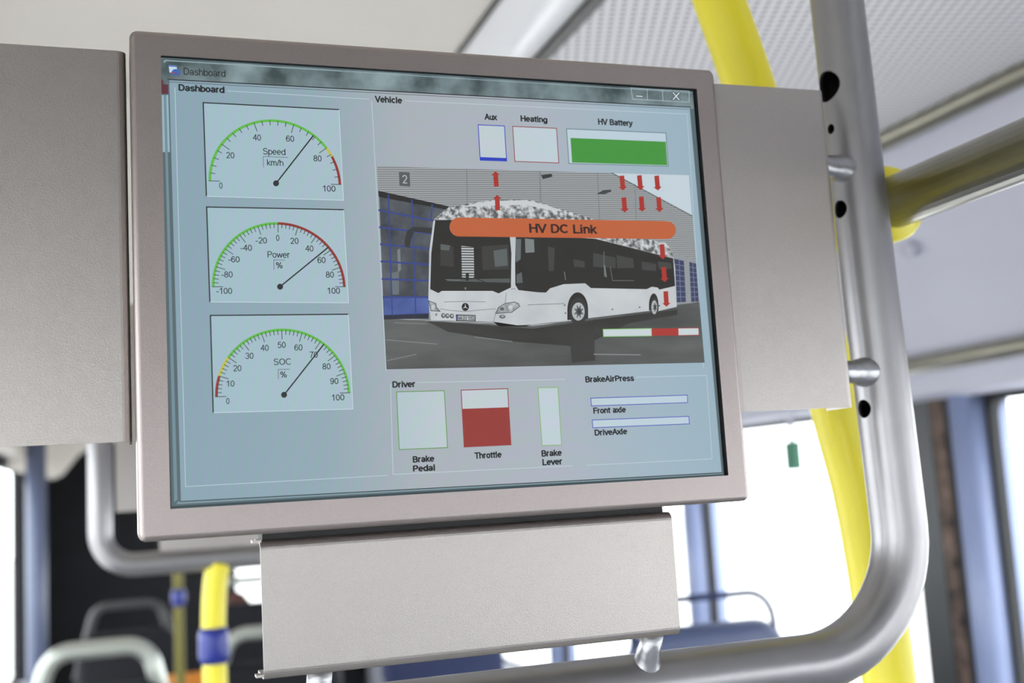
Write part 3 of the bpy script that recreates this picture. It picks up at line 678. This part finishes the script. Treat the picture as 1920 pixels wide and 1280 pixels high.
for a in (90, 210, 330):
    t = math.radians(a); n = t + math.pi / 2
    g.poly([(872.2 + 1.0 * math.cos(n), 575.4 - 1.0 * math.sin(n)), (872.2 + 6.2 * math.cos(t), 575.4 - 6.9 * math.sin(t)), (872.2 - 1.0 * math.cos(n), 575.4 + 1.0 * math.sin(n))], scr((200, 206, 208)), 4.6)
g.poly([(925, 603), (938, 612), (985, 612), (995, 609), (934, 611)], BK, 3.4)
# wheels
for c, rx, ry, hx, hy in (((1083, 578), 19.5, 33, 12, 17), ((1225.5, 570), 9, 23, 5.5, 13)):
    n = 24
    arch = [(c[0] + rx * math.cos(t), c[1] + 3 - ry * math.sin(t)) for t in [math.pi * i / n for i in range(n + 1)]]
    g.poly(arch + [(c[0] - rx, c[1] + 22 if rx > 10 else c[1] + 12), (c[0] + rx, c[1] + 19 if rx > 10 else c[1] + 12)], BK, 3.6)
    cc = (c[0] + 1, c[1] + 6)
    g.disc(cc, rx * 0.86, ry * 0.80, scr((56, 55, 54)), 4, 28)
    g.disc(cc, hx, hy, scr((176, 182, 184)), 4.3, 24); g.disc((cc[0] + 1, cc[1]), hx * 0.72, hy * 0.72, scr((104, 108, 108)), 4.5, 20)
    for i in range(8):
        t = 2 * math.pi * i / 8
        g.disc((cc[0] + 1 + hx * 0.62 * math.cos(t), cc[1] + hy * 0.62 * math.sin(t)), hx * 0.14, hy * 0.14, scr((188, 194, 196)), 4.7, 8)
    g.disc((cc[0] + 1.5, cc[1]), hx * 0.36, hy * 0.36, scr((60, 62, 62)), 4.8, 16)
for c in ((1148, 580), (1199, 576), (1236, 573), (1058.5, 572), (1060, 587)): g.disc(c, 1.6, 1.6, scr((96, 100, 102)), 4, 10)
g.done('bus_drawing', 'white low-floor city bus with dark windows in the picture')
g = G()
n = 10; cap = []
OR = scr((190, 98, 58))
c0, c1, r = (860, 425.5), (1249.5, 431.5), 17.5
pts = [(c1[0] + r * math.cos(t), c1[1] + 16.8 * math.sin(t)) for t in [-math.pi / 2 + math.pi * i / n for i in range(n + 1)]] + [(c0[0] + r * math.cos(t), c0[1] + 17.8 * math.sin(t)) for t in [math.pi / 2 + math.pi * i / n for i in range(n + 1)]]
g.poly(pts, OR, 5.5); g.text('HV DC Link', 992.5, 1120, 428.5, 15, scr((64, 44, 40)), 6, 0.03)
g.done('link_banner', 'orange rounded banner across the bus')
def arrow(tail, tip):
    g = G(); a, b = Vector(tail), Vector(tip); d = (b - a).normalized(); n = Vector((-d.y, d.x)); h = b - d * 7
    g.poly([tuple(a + n * 4.4), tuple(h + n * 4.4), tuple(h + n * 8), tuple(b), tuple(h - n * 8), tuple(h - n * 4.4), tuple(a - n * 4.4)], scr((168, 52, 44)), 6)
    g.done('red_arrow')
for a in (((930.5, 350), (928.5, 321.3)), ((932.8, 394.4), (931.8, 365.6)), ((1165.4, 329.5), (1168, 357.3)), ((1198.2, 328.8), (1201, 356.7)), ((1230.7, 329.5), (1233.3, 357.3)),
          ((1169.3, 370.1), (1171.3, 398.4)), ((1201.8, 368.8), (1204, 397)), ((1234.3, 369.8), (1236.6, 397.7)), ((1240.6, 458), (1242.8, 486)), ((1243.7, 501), (1246.2, 528.7)), ((1247.8, 546), (1249.4, 575))):
    arrow(*a)
g = G()
g.poly([(1130.3, 617.2), (1221, 615.6), (1221.4, 629.7), (1131, 631)], scr((200, 212, 216)), 5.5); g.poly([(1221, 615.6), (1271, 615.2), (1271.5, 628.8), (1221.4, 629.7)], scr((170, 56, 50)), 5.5); g.poly([(1271, 615.2), (1309.5, 614.8), (1310, 628), (1271.5, 628.8)], scr((200, 212, 216)), 5.5)
g.line([(1130.3, 617.2), (1221, 615.6), (1221.4, 629.7), (1131, 631)], 1.4, scr((120, 184, 90)), 5.8, True); g.line([(1271, 615.2), (1309.5, 614.8), (1310, 628), (1271.5, 628.8)], 1.4, scr((170, 70, 66)), 5.8, True)
g.done('load_bar', 'thin white and red bar under the bus')

# ================================================================== COVER PANELS (folded sheet)
def channel(name, a0, a1, e0, e1, vertical, y, label, depth=0.028, t=0.0014, r=0.0045, cut=None):
    # cross-section across the folded edges (a), run along e
    out = []; inn = []
    def arc(cx, cy, R, s, e, n=6):
        return [(cx + R * math.cos(math.radians(s + (e - s) * k / n)), cy + R * math.sin(math.radians(s + (e - s) * k / n))) for k in range(n + 1)]
    out = [(a0, y + depth)] + arc(a0 + r, y + r, r, 180, 270) + arc(a1 - r, y + r, r, 270, 360) + [(a1, y + depth)]
    ri = r - t
    inn = [(a0 + t, y + depth)] + arc(a0 + r, y + r, ri, 180, 270) + arc(a1 - r, y + r, ri, 270, 360) + [(a1 - t, y + depth)]
    loop = out + inn[::-1]
    m = MB()
    ee = [e0, e0 + 0.0006, e1 - 0.0006, e1]
    loops = []
    for e in (e0, e1):
        loops.append([((p[0], p[1], e) if vertical else (e, p[1], p[0])) for p in loop])
    n = len(out)
    m.loft(loops, 'panel_alu', True, False, False)
    for li in (0, 1):
        lp = loops[li]; N = len(lp)
        m.add(lp, [(i, i + 1, N - 2 - i, N - 1 - i) for i in range(n - 1)], 'panel_alu')
    o = m.build(name, label=label, category='panel', group='sheet metal panels around the monitor')
    return o
def weld_sphere_verts(c, r, sx=1, sy=1, sz=1): pass
channel('cover_panel', -0.250, -0.1688, -0.0800, 0.1205, True, 0.014, 'grey sheet metal panel leftmost beside the monitor, darker towards its top')
channel('cover_panel', 0.1672, 0.2478, -0.0775, 0.1220, True, 0.010, 'silver sheet metal panel between the monitor and the bent tube')
lowp = channel('cover_panel', -0.2008, -0.1325, -0.1088, 0.1205, False, 0.012, 'silver sheet metal panel hanging below the monitor')
m = MB(); m.box(-0.107, 0.118, 0.018, 0.036, -0.1330, -0.1290, 'dark_bracket'); m.build('gap_shadow_bracket', mon)  # dark bracket box, also standing in for the shadow in the gap
m = MB(); m.box(-0.1125, -0.1080, 0.0135, 0.020, -0.1335, -0.1322, 'panel_alu'); m.build('fold_tab', lowp)
m = MB(); m.box(-0.1125, -0.1080, 0.0135, 0.020, -0.1995, -0.1982, 'panel_alu'); m.build('fold_tab', lowp)

# ================================================================== TUBE FRAME
TR = 0.0178
def tube_frame(name, path, label, holes=(), knobs=(), group=None, rows=20):
    th = thing(name, (path[len(path) // 2][0], path[len(path) // 2][1], min(p[2] for p in path)), label, 'frame', group)
    m = MB()
    outer = MB(); outer.tube(path, TR, 'tube_silver', rows, cap=False)
    inner = MB(); inner.tube(path, TR - 0.0022, 'tube_inside', rows, cap=False)
    m.v = outer.v + inner.v; k = len(outer.v)
    m.f = outer.f + [tuple(i + k for i in f) for f in inner.f]; m.m = outer.m + inner.m; m.sm = [True] * len(m.f)
    N = len(path)
    for e in (0, (N - 1) * rows):
        for i in range(rows):
            j = (i + 1) % rows
            m.f.append((e + i, e + j, k + e + j, k + e + i)); m.m.append('tube_silver'); m.sm.append(False)
    tb = m.build('tube', th)
    if holes:
        c = MB()
        for p, d, r in holes:
            p = Vector(p); d = Vector(d).normalized()
            c.tube([p + d * 0.004, p + d * 0.03], r, 'tube_inside', 20)
        cut = c.build('cutter')
        md = tb.modifiers.new('b', 'BOOLEAN'); md.operation = 'DIFFERENCE'; md.object = cut; md.solver = 'EXACT'
        bpy.context.view_layer.update()
        me = bpy.data.meshes.new_from_object(tb.evaluated_get(bpy.context.evaluated_depsgraph_get()))
        me.set_sharp_from_angle(angle=0.7)
        tb.modifiers.clear(); tb.data = me
        bpy.data.objects.remove(cut)
    for a, b in knobs:
        a, b = Vector(a), Vector(b); d = b - a
        k = MB()
        k.tube([a + d * t for t in (0, 0.28, 0.40, 0.46, 0.54, 0.62, 0.72, 1.0)], [0.0066, 0.0066, 0.0074, 0.0071, 0.0085, 0.0092, 0.0104, 0.0085], 'weld', 18)
        k.build('weld_stud', th)
    return th
path = fillet([(0.288, 0.052, ZC), (0.2985, 0.052, 0.0), (0.3045, 0.052, -0.2325), (-0.31, 0.052, -0.2325), (-0.30, 0.052, ZC)], 0.078, 12)
# finer spacing along the straight run
pp = [path[0]]
for q in path[1:]:
    d = (q - pp[-1]).length; n = max(1, int(d / 0.012))
    s0 = pp[-1].copy()
    for k in range(1, n + 1): pp.append(s0.lerp(q, k / n))
FR = tube_frame('tube_frame', pp, 'bent silver tube frame carrying the monitor and its panels', rows=40,
    holes=[((0.2958, 0.052, 0.141), (-1, -0.08, 0), 0.0105), ((0.2964, 0.052, 0.1115), (-1, -0.08, 0), 0.0034), ((0.2975, 0.052, 0.0565), (-1, -0.08, 0), 0.0060), ((0.3005, 0.052, -0.0765), (-1, -0.10, 0), 0.0060)],
    knobs=[((0.249, 0.035, 0.083), (0.297, 0.052, 0.083)), ((0.249, 0.035, -0.0530), (0.300, 0.052, -0.0530)), ((0.113, 0.033, -0.2012), (0.113, 0.052, -0.2325)), ((-0.078, 0.033, -0.2012), (-0.078, 0.052, -0.2325)),
           ((-0.252, 0.035, 0.083), (-0.300, 0.052, 0.083)), ((-0.252, 0.035, -0.0530), (-0.302, 0.052, -0.0530))])

# ================================================================== YELLOW POLE, HAND RAILS
yp = thing('grab_pole', (0.355, 0.155, ZF), 'yellow bowed grab pole behind the panel beside the bent tube', 'pole')
m = MB(); m.tube(smoothpath([(0.180, 0.155, ZC), (0.252, 0.155, 0.29), (0.284, 0.155, 0.178), (0.311, 0.155, 0.06), (0.335, 0.155, -0.07), (0.350, 0.155, -0.15), (0.358, 0.155, -0.27), (0.360, 0.155, -0.5), (0.36, 0.155, -1.1), (0.36, 0.155, ZF)], 6), 0.0195, 'yellow', 24)
m.build('pole_tube', yp)
m = MB(); m.tube([(0.36, 0.155, ZF), (0.36, 0.155, ZF + 0.012)], 0.045, 'tube_silver', 20); m.build('floor_flange', yp)
cl = MB(); cl.tube([(0.345, 0.150, 0.07), (0.345, 0.135, 0.07), (0.345, 0.082, 0.07), (0.345, 0.078, 0.07)], [0.020, 0.0275, 0.0275, 0.0255], 'yellow', 28)
cl.tube([(0.345, 0.125, 0.07), (0.309, 0.155, 0.07)], 0.022, 'yellow', 20)
cl.tube([(0.3055, 0.155, 0.09), (0.3115, 0.155, 0.05)], 0.0245, 'yellow', 24)
cl.build('rail_clamp', yp)
hr = thing('hand_rail', (0.345, -1.0, 0.05), 'thick brushed steel hand rail ending in a yellow clamp', 'rail')
m = MB(); m.tube([(0.345, 0.0775, 0.07), (0.345, -0.5, 0.07), (0.345, -1.9, 0.07)], 0.0185, 'rail_steel', 28); m.build('rail_tube', hr)
m = MB(); m.tube([(0.345, -1.5, 0.07), (0.345, -1.5, ZC)], 0.012, 'rail_steel', 16); m.build('ceiling_bracket', hr)
wr = thing('wall_rail', (1.40, 1.4, 0.07), 'slim steel rail running along the lilac cove above the windows', 'rail')
m = MB(); m.tube([(1.395, -1.5, 0.088), (1.395, 3.4, 0.088)], 0.0185, 'rail_steel', 20); m.build('rail_tube', wr)
for y in (-1.2, 0.2, 2.2, 3.3):
    m = MB(); m.tube([(1.395, y, 0.088), (1.462, y, 0.10)], 0.008, 'rail_steel', 12); m.build('bracket', wr)
m = MB()
m.box(XR - 0.004, XR + 0.012, 2.035, 2.092, -0.117, -0.040, 'green_sign'); m.box(XR + 0.001, XR + 0.008, 2.055, 2.072, -0.04, 0.02, 'cove_lilac')
m.build('window_tag', label='small green tag hanging at the top of the window', category='tag')
# brown mottled strip beside the pillar
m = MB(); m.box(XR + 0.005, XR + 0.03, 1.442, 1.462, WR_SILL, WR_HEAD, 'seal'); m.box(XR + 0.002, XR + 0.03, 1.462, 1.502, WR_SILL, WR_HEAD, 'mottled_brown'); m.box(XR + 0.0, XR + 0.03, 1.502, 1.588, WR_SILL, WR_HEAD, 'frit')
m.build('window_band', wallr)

# ================================================================== SECOND FRAME FURTHER DOWN THE BUS
Y2 = 1.28
p2 = fillet([(-0.200, Y2, ZC), (-0.2095, Y2, -0.2), (0.50, Y2, -0.2), (0.50, Y2, ZC)], 0.06, 10)
p2 = fillet([(-0.205, Y2, ZC), (-0.2095, Y2, -0.198), (0.50, Y2, -0.198), (0.50, Y2, ZC)], 0.05, 10)
F2 = tube_frame('tube_frame', p2, 'blurred silver tube frame further back, seen below the monitor corner', knobs=[((-0.085, Y2, -0.178), (-0.085, Y2, -0.190))])
m = MB(); m.box(-0.186, 0.48, Y2 - 0.02, Y2 - 0.012, -0.117, 0.2, 'panel_alu'); m.build('cover_panel', label='blurred grey panel inside the frame further back', category='panel')
m = MB(); m.box(-0.124, 0.04, Y2 - 0.02, Y2 - 0.012, -0.180, -0.118, 'panel_alu'); m.build('cover_panel', label='small blurred panel just above the low bar of the frame further back', category='panel')
# yellow pole with a blue stop button below the second frame
def stop_pole(x, y, path, label, zb, r=0.0185, ym='yellow'):
    t = thing('stop_pole', (path[-1][0], path[-1][1], path[-1][2]), label, 'pole')
    m = MB(); m.tube(smoothpath(path, 5), r, ym, 20); m.build('pole_tube', t)
    m = MB(); m.tube([(x, y, zb - 0.027), (x, y, zb - 0.016), (x, y, zb + 0.016), (x, y, zb + 0.027)], [0.020, 0.0235, 0.0235, 0.020], 'blue_plastic', 20); m.build('stop_button', t, label='blue stop button sleeve')
    return t
stop_pole(-0.047, Y2, [(-0.036, Y2, -0.205), (-0.043, Y2, -0.24), (-0.047, Y2, -0.32), (-0.046, Y2, -0.5), (-0.046, Y2, ZF)], 'yellow pole with a blue stop button below the frame', -0.329)
stop_pole(-0.008, 3.5, [(-0.008, 3.5, ZC), (-0.008, 3.5, 0), (-0.008, 3.5, ZF)], 'thin far yellow pole with a blue stop button before the dark rear', -0.42, 0.016, 'yellow_shaded')

# ================================================================== SEATS
def seat(x, y, ztop, w, label, fabric, shell, hr=0.014, ry=0.0, loop_h=0.09, hmat='handle_silver', face=1, topf=0.62):
    t = thing('bus_seat', (x, y, ZF), label, 'seat', 'seats along the bus')
    zb = ztop - loop_h
    h = w / 2
    m = MB(); m.tube(fillet([(x - h * 0.98, y, zb - 0.16), (x - h * topf, y, ztop), (x + h * topf, y, ztop), (x + h * 0.98, y, zb - 0.16)], 0.06, 8), hr, hmat, 14); m.build('grab_handle', t)
    m = MB()
    loops = []
    for yy, i in ((y - 0.045, 0.03), (y - 0.035, 0.01), (y + 0.0, 0.0), (y + 0.03, 0.01), (y + 0.038, 0.03)):
        loops.append(rrect(x - h + i, x + h - i, zb - 0.62 + i, zb - i, 0.07 - i * 0.5, yy))
    m.loft(loops, shell, True, True, True, True); m.build('backrest', t)
    m = MB(); d = 0.05 * face
    m.loft([rrect(x - h + 0.03, x + h - 0.03, zb - 0.55, zb - 0.05, 0.05, y + 0.034 * face + k) for k in (0, 0.03 * face)], fabric, True, True, True); m.build('back_cushion', t)
    m = MB(); y0, y1 = sorted((y, y + 0.42 * face))
    loops = [[(px, py, z) for px, _, py in rrect(x - h + i, x + h - i, y0 + i, y1 - i, 0.05, 0)] for z, i in ((zb - 0.66, 0.02), (zb - 0.64, 0), (zb - 0.58, 0), (zb - 0.56, 0.02))]
    m.loft(loops, fabric, True, True, True, True); m.build('seat_cushion', t)
    m = MB(); m.tube([(x, y + 0.2 * face, ZF), (x, y + 0.2 * face, zb - 0.66)], 0.05, 'dark_bracket', 16); m.build('pedestal', t)
    return t
seat(1.015, 1.70, -0.378, 0.38, 'navy seat with thin grab loop against the bright window', 'seat_navy', 'seat_shell', 0.0075, loop_h=0.055, hmat='seat_navy', topf=0.86)
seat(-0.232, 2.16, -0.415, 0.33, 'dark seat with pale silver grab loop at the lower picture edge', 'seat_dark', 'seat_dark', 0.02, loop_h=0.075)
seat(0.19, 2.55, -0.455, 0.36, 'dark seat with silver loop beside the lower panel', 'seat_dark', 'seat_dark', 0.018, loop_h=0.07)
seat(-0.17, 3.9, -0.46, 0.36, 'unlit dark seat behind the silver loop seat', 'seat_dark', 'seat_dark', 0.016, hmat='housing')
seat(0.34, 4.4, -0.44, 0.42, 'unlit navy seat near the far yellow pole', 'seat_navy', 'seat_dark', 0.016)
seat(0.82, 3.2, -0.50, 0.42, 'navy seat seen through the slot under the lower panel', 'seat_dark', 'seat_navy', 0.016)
# head-high rounded brown headrest before the bright rear pane
m = MB()
loops = []
for k in range(9):
    a = math.radians(-90 + 180 * k / 8); r = math.cos(a); z = math.sin(a)
    loops.append([(0.33 + 0.085 * r * math.cos(t), 5.2 + 0.06 * r * math.sin(t), -0.70 + 0.16 * z) for t in [2 * math.pi * j / 18 for j in range(18)]])
m.loft(loops, 'brown_leather', True, True, True, True)
m.tube([(0.33, 5.2, -0.84), (0.33, 5.2, ZF)], 0.03, 'dark_bracket', 12)
m.build('padded_headrest', label='blurred reddish brown padded headrest beside the stop pole', category='headrest')
m = MB(); m.box(-0.07, 0.12, 3.68, 3.73, ZF, -0.70, 'orange_wood'); m.build('seat_partition', label='low orange partition at the lower picture edge', category='partition')
